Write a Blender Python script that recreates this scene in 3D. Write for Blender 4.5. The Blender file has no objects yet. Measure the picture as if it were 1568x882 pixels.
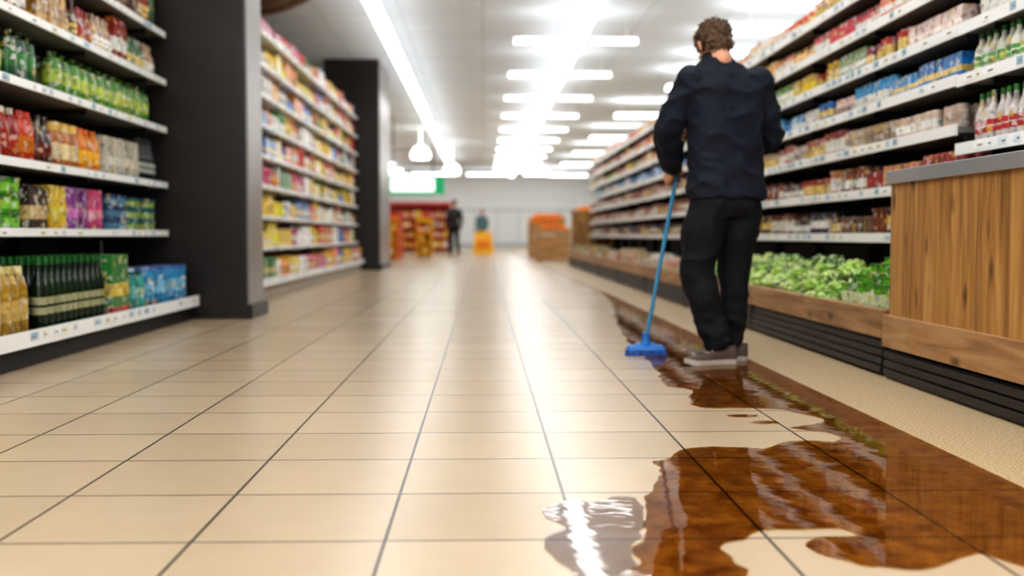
import bpy, bmesh, math, random
from mathutils import Vector, Matrix, noise, Quaternion
from mathutils.geometry import delaunay_2d_cdt
random.seed(7)
C = bpy.context
SC = C.scene
COL = SC.collection

def S(r, g, b, a=1.0):
    f = lambda c: (c/255/12.92) if c/255 <= 0.04045 else ((c/255+0.055)/1.055)**2.4
    return (f(r), f(g), f(b), a)

# ---------------------------------------------------------------- materials
def new_mat(name):
    m = bpy.data.materials.new(name); m.use_nodes = True
    nt = m.node_tree; b = nt.nodes['Principled BSDF']
    return m, nt, b

def pbr(name, col, rough=0.5, metal=0.0, var=0.12, nscale=6.0, bump=0.0, bscale=40.0, stretch=(1,1,1), spec=0.5):
    m, nt, b = new_mat(name)
    tc = nt.nodes.new('ShaderNodeTexCoord'); mp = nt.nodes.new('ShaderNodeMapping')
    mp.inputs['Scale'].default_value = stretch
    nt.links.new(tc.outputs['Object'], mp.inputs['Vector'])
    n = nt.nodes.new('ShaderNodeTexNoise'); n.inputs['Scale'].default_value = nscale; n.inputs['Detail'].default_value = 4
    nt.links.new(mp.outputs[0], n.inputs['Vector'])
    mx = nt.nodes.new('ShaderNodeMix'); mx.data_type = 'RGBA'
    mx.inputs[6].default_value = tuple(c*(1-var) for c in col[:3])+(1,)
    mx.inputs[7].default_value = tuple(min(1, c*(1+var)) for c in col[:3])+(1,)
    nt.links.new(n.outputs['Fac'], mx.inputs[0]); nt.links.new(mx.outputs[2], b.inputs['Base Color'])
    b.inputs['Roughness'].default_value = rough; b.inputs['Metallic'].default_value = metal
    b.inputs['Specular IOR Level'].default_value = spec
    if bump > 0:
        n2 = nt.nodes.new('ShaderNodeTexNoise'); n2.inputs['Scale'].default_value = bscale; n2.inputs['Detail'].default_value = 5
        nt.links.new(mp.outputs[0], n2.inputs['Vector'])
        bp = nt.nodes.new('ShaderNodeBump'); bp.inputs['Strength'].default_value = bump; bp.inputs['Distance'].default_value = 0.01
        nt.links.new(n2.outputs['Fac'], bp.inputs['Height']); nt.links.new(bp.outputs[0], b.inputs['Normal'])
    return m

def emis(name, col, strength):
    m = bpy.data.materials.new(name); m.use_nodes = True; nt = m.node_tree
    nt.nodes.clear(); o = nt.nodes.new('ShaderNodeOutputMaterial'); e = nt.nodes.new('ShaderNodeEmission')
    e.inputs[0].default_value = col; e.inputs[1].default_value = strength
    nt.links.new(e.outputs[0], o.inputs[0]); return m

def wood(name, c1, c2, c3, axis='Z', rough=0.45, dens=9):
    m, nt, b = new_mat(name)
    tc = nt.nodes.new('ShaderNodeTexCoord'); mp = nt.nodes.new('ShaderNodeMapping')
    sc = [dens]*3; sc['XYZ'.index(axis)] = 0.8
    mp.inputs['Scale'].default_value = sc
    nt.links.new(tc.outputs['Object'], mp.inputs['Vector'])
    n = nt.nodes.new('ShaderNodeTexNoise'); n.inputs['Scale'].default_value = 1.6; n.inputs['Detail'].default_value = 8
    n.inputs['Distortion'].default_value = 1.2
    nt.links.new(mp.outputs[0], n.inputs['Vector'])
    r = nt.nodes.new('ShaderNodeValToRGB'); e = r.color_ramp.elements
    e[0].position = 0.28; e[0].color = c1; e[1].position = 0.72; e[1].color = c3
    k = r.color_ramp.elements.new(0.5); k.color = c2
    nt.links.new(n.outputs['Fac'], r.inputs[0])
    v = nt.nodes.new('ShaderNodeTexVoronoi'); v.inputs['Scale'].default_value = 5.0
    mp2 = nt.nodes.new('ShaderNodeMapping'); s2 = [1.6, 1.6, 1.6]; s2['XYZ'.index(axis)] = 0.7
    mp2.inputs['Scale'].default_value = s2
    nt.links.new(tc.outputs['Object'], mp2.inputs['Vector']); nt.links.new(mp2.outputs[0], v.inputs['Vector'])
    kr = nt.nodes.new('ShaderNodeValToRGB'); kr.color_ramp.elements[0].position = 0.06; kr.color_ramp.elements[0].color = (0.2, 0.13, 0.08, 1)
    kr.color_ramp.elements[1].position = 0.22; kr.color_ramp.elements[1].color = (1, 1, 1, 1)
    nt.links.new(v.outputs['Distance'], kr.inputs[0])
    mx = nt.nodes.new('ShaderNodeMix'); mx.data_type = 'RGBA'; mx.blend_type = 'MULTIPLY'; mx.inputs[0].default_value = 0.85
    nt.links.new(r.outputs[0], mx.inputs[6]); nt.links.new(kr.outputs[0], mx.inputs[7])
    nt.links.new(mx.outputs[2], b.inputs['Base Color'])
    b.inputs['Roughness'].default_value = rough
    return m

def attr_mat(name, rough=0.35, coat=0.0, noise_amt=0.15, prints=0.0):
    m, nt, b = new_mat(name); L = nt.links.new
    a = nt.nodes.new('ShaderNodeAttribute'); a.attribute_name = 'Col'
    tc = nt.nodes.new('ShaderNodeTexCoord'); n = nt.nodes.new('ShaderNodeTexNoise')
    n.inputs['Scale'].default_value = 30; n.inputs['Detail'].default_value = 3
    L(tc.outputs['Object'], n.inputs['Vector'])
    mr = nt.nodes.new('ShaderNodeMapRange'); mr.inputs[3].default_value = 1-noise_amt*1.5; mr.inputs[4].default_value = 1+noise_amt
    L(n.outputs['Fac'], mr.inputs[0])
    mx = nt.nodes.new('ShaderNodeVectorMath'); mx.operation = 'SCALE'
    L(a.outputs['Color'], mx.inputs[0]); L(mr.outputs[0], mx.inputs['Scale'])
    out = mx.outputs[0]
    if prints > 0:
        v = nt.nodes.new('ShaderNodeTexVoronoi'); v.inputs['Scale'].default_value = 38
        L(tc.outputs['Object'], v.inputs['Vector'])
        sp = nt.nodes.new('ShaderNodeSeparateColor'); L(v.outputs['Color'], sp.inputs[0])
        for ch, colr, th in ((0, (.85, .84, .8, 1), .84), (1, (.05, .04, .05, 1), .86), (2, (.75, .5, .08, 1), .93)):
            g = nt.nodes.new('ShaderNodeMath'); g.operation = 'GREATER_THAN'; g.inputs[1].default_value = th; L(sp.outputs[ch], g.inputs[0])
            mu = nt.nodes.new('ShaderNodeMath'); mu.operation = 'MULTIPLY'; mu.inputs[1].default_value = prints; L(g.outputs[0], mu.inputs[0])
            mm = nt.nodes.new('ShaderNodeMix'); mm.data_type = 'RGBA'; L(mu.outputs[0], mm.inputs[0]); L(out, mm.inputs[6]); mm.inputs[7].default_value = colr
            out = mm.outputs[2]
    L(out, b.inputs['Base Color'])
    b.inputs['Roughness'].default_value = rough; b.inputs['Coat Weight'].default_value = coat
    return m

M_PROD = attr_mat('packaging', 0.28, noise_amt=.25, prints=.5)
M_LABEL = attr_mat('label_card', 0.5)
M_PLANT = attr_mat('leafy_produce', 0.5, noise_amt=0.4)
M_WHITE = pbr('white_metal', S(242, 242, 240), 0.35, var=0.03)
M_BLACK = pbr('black_metal', S(24, 22, 23), 0.4, var=0.15)
M_SHELF_IN = pbr('dark_shelf_back', S(18, 15, 15), 0.6)
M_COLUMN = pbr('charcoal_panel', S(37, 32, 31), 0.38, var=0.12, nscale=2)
M_COLLIT = pbr('lit_column_side', S(134, 128, 124), 0.3, var=0.08, nscale=2)  # paler grey puts the light on the aisle side into the colour
M_WALL = pbr('wall_paint', S(238, 240, 240), 0.7, var=0.02, bump=0.05)
M_WOODV = wood('oak_vertical', S(122, 84, 38), S(174, 126, 66), S(206, 162, 98), 'Z')
M_WOODH = wood('oak_horizontal', S(130, 94, 58), S(170, 128, 84), S(198, 158, 114), 'Y')
M_GREYM = pbr('brushed_aluminium', S(180, 180, 182), 0.35, 0.6, var=0.08, stretch=(20, 1, 20))
M_RUBBER = pbr('bumper_rubber', S(30, 26, 26), 0.45, var=0.15)
M_LIGHT = emis('light_tube', (1.0, 0.985, 0.965, 1), 6.0)
M_LIGHT2 = emis('light_tube_soft', (1.0, 0.985, 0.97, 1), 5.5)
M_LIGHT3 = emis('light_tube_added', (1.0, 0.985, 0.97, 1), 13)  # for extra bars added only to brighten the store
M_LIGHT4 = emis('light_tube_far', (1.0, 0.985, 0.97, 1), 7)
M_UP = emis('added_uplight', (.96, 0.98, 1, 1), 6.0)  # upward glow added to whiten the ceiling

# ---------------------------------------------------------------- mesh builder
class MB:
    def __init__(s): s.v = []; s.f = []; s.c = []; s.m = []
    def face(s, idx, col, mat=0): s.f.append(idx); s.c.append(col); s.m.append(mat)
    def box(s, x0, x1, y0, y1, z0, z1, col=(1, 1, 1, 1), mat=0, taper=0.0):
        if x0 > x1: x0, x1 = x1, x0
        if y0 > y1: y0, y1 = y1, y0
        n = len(s.v); t = taper
        s.v += [(x0, y0, z0), (x1, y0, z0), (x1, y1, z0), (x0, y1, z0),
                (x0+t, y0+t, z1), (x1-t, y0+t, z1), (x1-t, y1-t, z1), (x0+t, y1-t, z1)]
        for q in ((0, 3, 2, 1), (4, 5, 6, 7), (0, 1, 5, 4), (1, 2, 6, 5), (2, 3, 7, 6), (3, 0, 4, 7)):
            s.face(tuple(n+i for i in q), col, mat)
    def lathe(s, cx, cy, cz, prof, seg=10, mat=0, sx=1, sy=1):
        n0 = len(s.v); k = len(prof)
        for (r, z, c) in prof:
            for i in range(seg):
                a = 2*math.pi*i/seg
                s.v.append((cx+r*sx*math.cos(a), cy+r*sy*math.sin(a), cz+z))
        for j in range(k-1):
            for i in range(seg):
                a = n0+j*seg+i; b = n0+j*seg+(i+1) % seg
                s.face((a, b, b+seg, a+seg), prof[j][2], mat)
        s.face(tuple(n0+(k-1)*seg+i for i in range(seg)), prof[-1][2], mat)
        s.face(tuple(n0+i for i in reversed(range(seg))), prof[0][2], mat)
    def build(s, name, mats, parent=None, smooth=False, bevel=0.0):
        me = bpy.data.meshes.new(name); me.from_pydata(s.v, [], s.f)
        for m in mats: me.materials.append(m)
        me.polygons.foreach_set('material_index', s.m)
        ca = me.color_attributes.new('Col', 'FLOAT_COLOR', 'CORNER')
        buf = []
        for f, c in zip(s.f, s.c):
            buf += list(c)*len(f)
        ca.data.foreach_set('color', buf)
        if smooth:
            me.polygons.foreach_set('use_smooth', [True]*len(s.f))
        me.update()
        ob = bpy.data.objects.new(name, me); COL.objects.link(ob)
        if smooth:
            try:
                me.set_sharp_from_angle(angle=math.radians(40))
            except Exception: pass
        if bevel > 0:
            md = ob.modifiers.new('bevel', 'BEVEL'); md.width = bevel; md.segments = 2; md.limit_method = 'ANGLE'
        if parent: ob.parent = parent
        return ob

def jit(c, a=0.1):
    k = 1+random.uniform(-a, a)
    return (min(1, c[0]*k), min(1, c[1]*k), min(1, c[2]*k), 1)

def bottle(mb, x, y, z, d, h, c, seg):
    r = d*0.46; body, lab, cap = c; lab2 = jit(body, .3)
    mb.lathe(x, y, z, [(r*.93, 0, body), (r, .02*h, body), (r, .20*h, lab), (r*1.02, .201*h, lab), (r*1.02, .30*h, lab2), (r*1.02, .335*h, lab), (r*1.02, .44*h, body), (r, .441*h, body),
                       (r*.95, .56*h, body), (r*.72, .67*h, body), (r*.42, .77*h, body), (r*.36, .88*h, cap), (r*.42, .881*h, cap), (r*.40, h, cap)], seg)
def jug(mb, x, y, z, d, h, c, seg):
    r = d*0.47; body, lab, cap = c
    mb.lathe(x, y, z, [(r*.9, 0, body), (r, .04*h, body), (r*.97, .2*h, lab), (r*.99, .21*h, lab), (r*.99, .5*h, body), (r, .55*h, body),
                       (r*.93, .7*h, body), (r*.6, .84*h, body), (r*.45, .88*h, cap), (r*.5, .885*h, cap), (r*.48, h, cap)], seg)
def jar(mb, x, y, z, d, h, c, seg):
    r = d*0.47; body, lab, cap = c
    mb.lathe(x, y, z, [(r*.92, 0, body), (r, .05*h, body), (r, .2*h, lab), (r*1.02, .21*h, lab), (r*1.02, .55*h, body), (r*.98, .7*h, body),
                       (r*.8, .8*h, cap), (r*.88, .805*h, cap), (r*.87, h, cap)], seg)
def can(mb, x, y, z, d, h, c, seg):
    r = d*0.47; body, lab, cap = c
    mb.lathe(x, y, z, [(r*.9, 0, cap), (r, .06*h, body), (r, .3*h, lab), (r, .65*h, body), (r, .92*h, cap), (r*.9, h, cap)], seg)
def cup(mb, x, y, z, d, h, c, seg):
    r = d*0.48; body, lab, cap = c
    mb.lathe(x, y, z, [(r*.75, 0, body), (r*.8, .2*h, lab), (r*.9, .7*h, body), (r*.95, .9*h, cap), (r, .91*h, cap), (r, h, cap)], seg)
def carton(mb, x, y, z, d, h, c, seg):
    r = d*0.47; body, lab, cap = c
    mb.box(x-r, x+r, y-r, y+r, z, z+h*.25, body); mb.box(x-r*1.01, x+r*1.01, y-r*1.01, y+r*1.01, z+h*.25, z+h*.55, lab)
    mb.box(x-r, x+r, y-r, y+r, z+h*.55, z+h*.86, body); mb.box(x-r, x+r, y-r, y+r, z+h*.86, z+h, cap, taper=r*.35)
def packet(mb, x, y, z, d, h, c, seg):
    r = d*0.47; body, lab, cap = c
    mb.box(x-r, x+r, y-r, y+r, z, z+h*.12, cap); mb.box(x-r, x+r, y-r, y+r, z+h*.12, z+h*.3, body)
    mb.box(x-r*1.01, x+r*1.01, y-r*1.01, y+r*1.01, z+h*.3, z+h*.52, lab); mb.box(x-r, x+r, y-r, y+r, z+h*.52, z+h, body, taper=r*.08)
def bag(mb, x, y, z, d, h, c, seg):
    body, lab, cap = c; r = d*.47
    mb.lathe(x, y, z, [(r*.8, 0, body), (r, .12*h, body), (r*1.0, .3*h, lab), (r*1.02, .6*h, body), (r*.85, .85*h, body), (r*.3, .9*h, cap), (r*.55, h, cap)], max(8, seg), sx=.8)
def stack(mb, x, y, z, d, h, c, seg):
    n = max(2, int(round(h/0.09))); hh = h/n
    for i in range(n): cup(mb, x, y, z+i*hh, d, hh*.98, c, seg)
def vase(mb, x, y, z, d, h, c, seg):
    r = d*.48; body, lab, cap = c
    mb.lathe(x, y, z, [(r*.6, 0, body), (r*.95, .15*h, body), (r, .32*h, lab), (r*.85, .55*h, body), (r*.55, .75*h, body), (r*.4, .87*h, cap), (r*.42, h, cap)], seg)
KIND = dict(bottle=bottle, jug=jug, jar=jar, can=can, cup=cup, carton=carton, packet=packet, bag=bag, stack=stack, vase=vase)

def place_run(mb, side, xf, z, y0, y1, kind, w, h, cols, rows=2, seg=10, inset=0.03, hv=0.0):
    y = y0
    while y+w <= y1+1e-4:
        for r in range(rows):
            if r == 0 and random.random() < 0.06: continue
            x = xf+side*(inset+w/2+r*w*1.02)
            cc = tuple(jit(c, .16) for c in cols)
            KIND[kind](mb, x+random.uniform(-.006, .006), y+w/2, z, w, h*(1+random.uniform(-hv, hv)), cc, seg)
        y += w
    return y

def fill(mb, side, xf, z, y0, y1, gen, rows=2, seg=8):
    y = y0
    while y < y1-.05:
        kind, w, h, cols, n = gen(y)
        ye = min(y1, y+w*n)
        y2 = place_run(mb, side, xf, z, y, ye, kind, w, h, cols, rows, seg)
        y = max(y2, y+.03)+random.choice([0, 0, .01])

def shelving(name, side, xf, xb, y0, y1, levels, top, base_xf, base_z, mat_back=M_SHELF_IN, bay=1.2, lip=0.045, base_board=True, boardmat=2):
    mb = MB(); s = side
    W = (1, 1, 1, 1)
    mb.box(xb, xb+s*.04, y0, y1, 0, top, W, 1)
    mb.box(base_xf+s*.05, xb, y0, y1, 0.0, max(.05, base_z-.06), W, 1)
    if base_board:
        mb.box(base_xf, xb, y0, y1, base_z-.06, base_z, W, 1)
        mb.box(base_xf-s*.012, base_xf, y0, y1, base_z-.062, base_z+.018, W, 0)
    for z in levels:
        mb.box(xf, xb, y0+.004, y1-.004, z-.03, z, W, boardmat)
        mb.box(xf-s*.014, xf, y0, y1, z-lip+.012, z+.012, W, 0)
    y = y0
    while y <= y1+.01:
        mb.box(xb-s*.05, xb, y-.02, y+.02, 0, top, W, 1)
        for z in levels:
            mb.box(xf+s*.03, xb, y-.006, y+.006, z-.065, z-.03, W, 1)
        y += bay
    ob = mb.build(name, [M_WHITE, mat_back, pbr('grey_shelf_board', S(120, 118, 116), .45)])
    lb = MB()
    for z in levels+([base_z] if base_board else []):
        x = (base_xf if z == base_z else xf)-s*.0145
        y = y0+.05
        while y < y1-.1:
            w = random.choice([.05, .06, .08, .10])
            if random.random() < .6:
                c = random.choice([S(250, 250, 245), S(222, 232, 236), S(196, 216, 226), S(244, 240, 220), S(160, 190, 205)])
                lb.box(x, x-s*.002, y, y+w, z-.028, z+.006, c)
                lb.box(x-s*.002, x-s*.0028, y+.008, y+w*.55, z-.018, z-.010, S(120, 120, 130))
            y += w+random.uniform(.02, .09)
    lo = lb.build(name+'_price_labels', [M_LABEL]); lo.parent = ob
    return ob

# ---------------------------------------------------------------- room shell
X0, X1, Y0, Y1, ZC = -7.0, 5.6, -4.0, 56.0, 3.9
def tile_material():
    m, nt, b = new_mat('beige_floor_tile')
    L = nt.links.new
    tc = nt.nodes.new('ShaderNodeTexCoord'); mp = nt.nodes.new('ShaderNodeMapping'); mp.inputs['Location'].default_value = (0.21+4.1, -.18+4.18, 0)
    L(tc.outputs['Object'], mp.inputs['Vector'])
    br = nt.nodes.new('ShaderNodeTexBrick'); br.offset = 0; br.squash = 1
    br.inputs['Scale'].default_value = 1; br.inputs['Brick Width'].default_value = .41; br.inputs['Row Height'].default_value = .418
    br.inputs['Mortar Size'].default_value = .0042; br.inputs['Mortar Smooth'].default_value = .1
    br.inputs['Color1'].default_value = S(190, 169, 142); br.inputs['Color2'].default_value = S(181, 160, 133); br.inputs['Mortar'].default_value = S(70, 60, 54)
    L(mp.outputs[0], br.inputs['Vector'])
    n = nt.nodes.new('ShaderNodeTexNoise'); n.inputs['Scale'].default_value = 7; n.inputs['Detail'].default_value = 3; n.inputs['Roughness'].default_value = .5
    L(tc.outputs['Object'], n.inputs['Vector'])
    n3 = nt.nodes.new('ShaderNodeTexNoise'); n3.inputs['Scale'].default_value = 220; n3.inputs['Detail'].default_value = 2
    L(tc.outputs['Object'], n3.inputs['Vector'])
    mr = nt.nodes.new('ShaderNodeMapRange'); mr.inputs[1].default_value = .3; mr.inputs[2].default_value = .7; mr.inputs[3].default_value = .98; mr.inputs[4].default_value = 1.02
    L(n.outputs['Fac'], mr.inputs[0])
    mr3 = nt.nodes.new('ShaderNodeMapRange'); mr3.inputs[1].default_value = .3; mr3.inputs[2].default_value = .7; mr3.inputs[3].default_value = .96; mr3.inputs[4].default_value = 1.03
    L(n3.outputs['Fac'], mr3.inputs[0])
    mu = nt.nodes.new('ShaderNodeMath'); mu.operation = 'MULTIPLY'; L(mr.outputs[0], mu.inputs[0]); L(mr3.outputs[0], mu.inputs[1])
    vm = nt.nodes.new('ShaderNodeVectorMath'); vm.operation = 'SCALE'; L(br.outputs['Color'], vm.inputs[0]); L(mu.outputs[0], vm.inputs['Scale'])
    L(vm.outputs[0], b.inputs['Base Color']); b.inputs['Specular IOR Level'].default_value = .3
    b.inputs['Roughness'].default_value = .25
    bp = nt.nodes.new('ShaderNodeBump'); bp.inputs['Strength'].default_value = .35; bp.inputs['Distance'].default_value = .002; bp.invert = True
    L(br.outputs['Fac'], bp.inputs['Height'])
    bp2 = nt.nodes.new('ShaderNodeBump'); bp2.inputs['Strength'].default_value = .03; bp2.inputs['Distance'].default_value = .01
    n4 = nt.nodes.new('ShaderNodeTexNoise'); n4.inputs['Scale'].default_value = 4; n4.inputs['Detail'].default_value = 0; L(tc.outputs['Object'], n4.inputs['Vector'])
    L(n4.outputs['Fac'], bp2.inputs['Height']); L(bp.outputs[0], bp2.inputs['Normal']); L(bp2.outputs[0], b.inputs['Normal'])
    return m
def terrazzo():
    m, nt, b = new_mat('speckled_border'); L = nt.links.new
    tc = nt.nodes.new('ShaderNodeTexCoord'); v = nt.nodes.new('ShaderNodeTexNoise'); v.inputs['Scale'].default_value = 120; v.inputs['Detail'].default_value = 4
    L(tc.outputs['Object'], v.inputs['Vector'])
    r = nt.nodes.new('ShaderNodeValToRGB'); e = r.color_ramp.elements
    e[0].position = .35; e[0].color = S(150, 126, 92); e[1].position = .62; e[1].color = S(206, 184, 148)
    L(v.outputs['Fac'], r.inputs[0]); L(r.outputs[0], b.inputs['Base Color']); b.inputs['Roughness'].default_value = .42
    return m
def ceil_mat():
    m, nt, b = new_mat('ceiling_panels'); L = nt.links.new
    tc = nt.nodes.new('ShaderNodeTexCoord'); br = nt.nodes.new('ShaderNodeTexBrick'); br.offset = 0
    br.inputs['Scale'].default_value = 1; br.inputs['Brick Width'].default_value = 1.2; br.inputs['Row Height'].default_value = .6; br.inputs['Mortar Size'].default_value = .012
    br.inputs['Color1'].default_value = S(236, 244, 250); br.inputs['Color2'].default_value = S(230, 239, 247); br.inputs['Mortar'].default_value = S(208, 216, 222)
    L(tc.outputs['Object'], br.inputs['Vector']); L(br.outputs['Color'], b.inputs['Base Color']); b.inputs['Roughness'].default_value = .8
    return m
def plane_box(name, x0, x1, y0, y1, z0, z1, mat):
    mb = MB(); mb.box(x0, x1, y0, y1, z0, z1); return mb.build(name, [mat])
XB = 1.39
plane_box('floor', X0, XB, Y0, Y1, -.1, 0, tile_material())
plane_box('floor_border', XB, X1, Y0, Y1, -.1, 0, terrazzo())
plane_box('ceiling', X0, X1, Y0, Y1, ZC, ZC+.1, ceil_mat())
plane_box('wall_left', X0-.1, X0, Y0, Y1, 0, ZC, M_WALL)
plane_box('wall_right', X1, X1+.1, Y0, Y1, 0, ZC, M_WALL)
plane_box('wall_back', X0, X1, Y1, Y1+.1, 0, ZC, M_WALL)
plane_box('wall_front', X0, X1, Y0-.1, Y0, 0, ZC, M_WALL)
mb = MB()
mb.box(X0, X1, Y1-.05, Y1, 0, .25); mb.box(X0, X1, Y1-.05, Y1, 1.9, 1.98)
for i in range(12): mb.box(X0+i*1.1, X0+i*1.1+.04, Y1-.04, Y1, .25, 1.9)
mb.build('trim_back', [pbr('grey_trim', S(196, 200, 203), .5)])

# ---------------------------------------------------------------- ceiling lights (suspended; glowing tops added to brighten the ceiling)
def light_strip(name, x0, x1, y0, y1, mat, drop=.30, up=None):
    mb = MB(); z = ZC-drop; W = (1, 1, 1, 1)
    mb.box(x0, x1, y0, y1, z, z+.03, W, 1)
    mb.box(x0+.02, x1-.02, y0+.02, y1-.02, z+.03, z+.05, W, 0)
    mb.box(x0, x1, y0, y1, z+.05, z+.07, W, 2)  # added glowing top, lights the ceiling
    cx, cy = (x0+x1)/2, (y0+y1)/2
    if y1-y0 > 1: hs = [(cx, y0+.4), (cx, y1-.4)]
    else: hs = [(x0+.15, cy), (x1-.15, cy)]
    for (hx, hy) in hs: mb.box(hx-.004, hx+.004, hy-.004, hy+.004, z+.07, ZC-.001, W, 0)
    return mb.build(name, [M_WHITE, mat, up or M_UP])
def empty(name, loc=(0, 0, 0)):
    e = bpy.data.objects.new(name, None); e.location = loc; COL.objects.link(e); return e
M_UPL = emis('added_uplight_low', (.96, 0.98, 1, 1), 2.5)  # weaker version of the added upward glow
y = 1.0
while y < 52:
    light_strip('ceiling_light_strip', 1.24, 1.46, y, y+5.1, M_LIGHT, .45, M_UPL); y += 5.1
y = 1.0
while y < 46:
    light_strip('ceiling_light_strip', -1.44, -1.27, y, y+5.0, M_LIGHT2, .45, M_UPL); y += 5.1
y = 2.6
while y < 48:
    light_strip('ceiling_light_bar', .46, 1.12, y, y+.15, M_LIGHT2, .45, M_UPL); light_strip('ceiling_light_bar', 1.58, 2.25, y, y+.15, M_LIGHT2, .45, M_UPL)
    y += 3.3
for y in (-3.2, -1.6, 0.0):
    for x in (-3.2, -1.2, 1.0, 2.9):
        light_strip('ceiling_light_bar', x-.7, x+.7, y, y+.3, M_LIGHT3, .4)  # unseen bars behind the camera, added as extra light
for y in (2.2, 4.4): light_strip('ceiling_light_bar', -.7, .5, y, y+.25, M_LIGHT3, .3)  # overhead bars out of view, added as fill
for y in (24, 28, 32, 36, 40, 44, 48, 52):
    light_strip('ceiling_light_bar', -5.6, -3.6, y, y+.3, M_LIGHT4, .4, M_UPL)  # added to light the ceiling and floor beyond the left columns
for y in (26, 32, 38, 44, 52): light_strip('ceiling_light_bar', 3.2, 5.0, y, y+.3, M_LIGHT4, .4)  # added to light the ceiling on the far right
light_strip('ceiling_light_bar', .9, 3.0, 50, 50.35, M_LIGHT4)
for x in (-2.5, 0.2, 3.0): light_strip('ceiling_light_bar', x-1, x+1, 53.0, 53.3, M_LIGHT4, .3, M_UPL)  # added to brighten the back wall
for y in (7, 9, 11, 13, 15, 17, 19, 21): light_strip('ceiling_light_bar', 3.6, 5.0, y, y+.3, M_LIGHT3, .4)  # added behind the right shelving to light the ceiling there

for (px, py, pz) in ((-1.9, 33, 2.95), (-1.1, 38, 2.75)):
    mb = MB(); w = (1, 1, 1, 1)
    mb.lathe(px, py, pz, [(.10, 0, w), (.27, .02, w), (.30, .14, w), (.22, .32, w), (.08, .42, w), (.02, .45, w), (.012, ZC-pz, w)], 20, 0)
    mb.build('pendant_lamp', [emis('lamp_glass', (1, .97, .9, 1), 4)], smooth=True)

# ---------------------------------------------------------------- columns
def column(xr, y0, y1):
    mb = MB(); W = (1, 1, 1, 1); xl = -2.95
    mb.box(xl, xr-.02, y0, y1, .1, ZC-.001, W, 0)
    mb.box(xr-.02, xr, y0+.02, y1-.02, .1, ZC-.001, W, 1)  # aisle face coloured as if lit
    mb.box(xl, xr+.03, y0-.03, y1+.03, 0, .11, W, 0)
    return mb.build('column', [M_COLUMN, M_COLLIT], bevel=.006)
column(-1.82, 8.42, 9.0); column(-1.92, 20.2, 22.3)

# ---------------------------------------------------------------- left shelving (near)
xfL, xbL = -2.43, -2.93
lv = [.675, 1.04, 1.46, 1.82, 2.18]
shelving('supermarket_shelving', -1, xfL, xbL, 3.2, 8.36, lv, 2.75, -2.2, .17)
b = MB()
place_run(b, -1, -2.2, .17, 3.4, 4.5, 'bottle', .09, .33, (S(200, 170, 60), S(220, 220, 200), S(200, 60, 40)), 3, 14)
place_run(b, -1, -2.2, .17, 4.5, 4.98, 'bottle', .09, .33, (S(190, 60, 40), S(235, 225, 210), S(200, 190, 120)), 3, 14)
place_run(b, -1, -2.2, .17, 4.98, 5.5, 'jug', .105, .33, (S(150, 116, 34), S(190, 160, 90), S(208, 190, 126)), 3, 16)
b.build('oil_bottles', [attr_mat('oil_gloss', .15, prints=.3)], smooth=True)
b = MB(); place_run(b, -1, -2.2, .17, 5.52, 6.5, 'bottle', .085, .37, (S(10, 36, 18), S(160, 158, 124), S(30, 90, 40)), 3, 16)
b.build('green_glass_bottles', [attr_mat('bottle_glass', .1)], smooth=True)
b = MB(); place_run(b, -1, -2.2, .17, 6.52, 6.86, 'packet', .11, .36, (S(50, 130, 60), S(220, 190, 50), S(200, 40, 34)), 2)
place_run(b, -1, -2.2, .17, 6.88, 7.3, 'bag', .12, .24, (S(50, 160, 150), S(120, 190, 180), S(30, 110, 110)), 2, 12)
place_run(b, -1, -2.2, .17, 7.32, 8.25, 'can', .11, .26, (S(40, 140, 190), S(120, 180, 210), S(30, 80, 150)), 2, 12)
b.build('grocery_packets', [M_PROD], smooth=True)
b = MB()
place_run(b, -1, xfL, .675, 3.6, 5.9, 'stack', .12, .28, (S(56, 150, 22), S(140, 205, 80), S(30, 96, 16)), 2, 14)
b.build('stacked_green_tubs', [M_PROD], smooth=True)
b = MB()
place_run(b, -1, xfL, .675, 5.92, 6.18, 'carton', .125, .25, (S(60, 42, 32), S(204, 176, 120), S(50, 36, 30)), 2)
place_run(b, -1, xfL, .675, 6.2, 6.46, 'packet', .085, .26, (S(222, 190, 40), S(232, 214, 90), S(210, 160, 40)), 3)
place_run(b, -1, xfL, .675, 6.46, 6.8, 'packet', .085, .26, (S(140, 64, 150), S(204, 120, 190), S(110, 50, 130)), 3)
place_run(b, -1, xfL, .675, 6.8, 7.1, 'packet', .085, .26, (S(206, 64, 120), S(230, 140, 170), S(180, 50, 90)), 3)
b.build('boxed_groceries', [M_PROD])
b = MB()
place_run(b, -1, xfL, .675, 7.12, 7.62, 'stack', .12, .25, (S(40, 80, 120), S(90, 140, 170), S(36, 50, 110)), 2, 12)
place_run(b, -1, xfL, .675, 7.64, 8.3, 'stack', .12, .24, (S(34, 120, 104), S(160, 184, 100), S(30, 66, 110)), 2, 12)
b.build('stacked_tins', [M_PROD], smooth=True)
b = MB()
place_run(b, -1, xfL, 1.04, 3.6, 5.5, 'bottle', .095, .33, (S(222, 220, 214), S(240, 236, 230), S(235, 235, 235)), 2, 14)
place_run(b, -1, xfL, 1.04, 5.55, 5.85, 'jug', .10, .28, (S(150, 34, 18), S(170, 50, 30), S(225, 214, 200)), 2, 14)
place_run(b, -1, xfL, 1.04, 5.86, 6.1, 'jug', .10, .28, (S(180, 50, 20), S(210, 120, 30), S(214, 60, 34)), 2, 14)
place_run(b, -1, xfL, 1.04, 6.12, 6.32, 'bottle', .09, .28, (S(60, 20, 16), S(110, 34, 26), S(50, 20, 20)), 2, 14)
place_run(b, -1, xfL, 1.04, 6.34, 6.72, 'jar', .125, .27, (S(170, 96, 20), S(226, 206, 160), S(222, 180, 90)), 2, 16)
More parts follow.
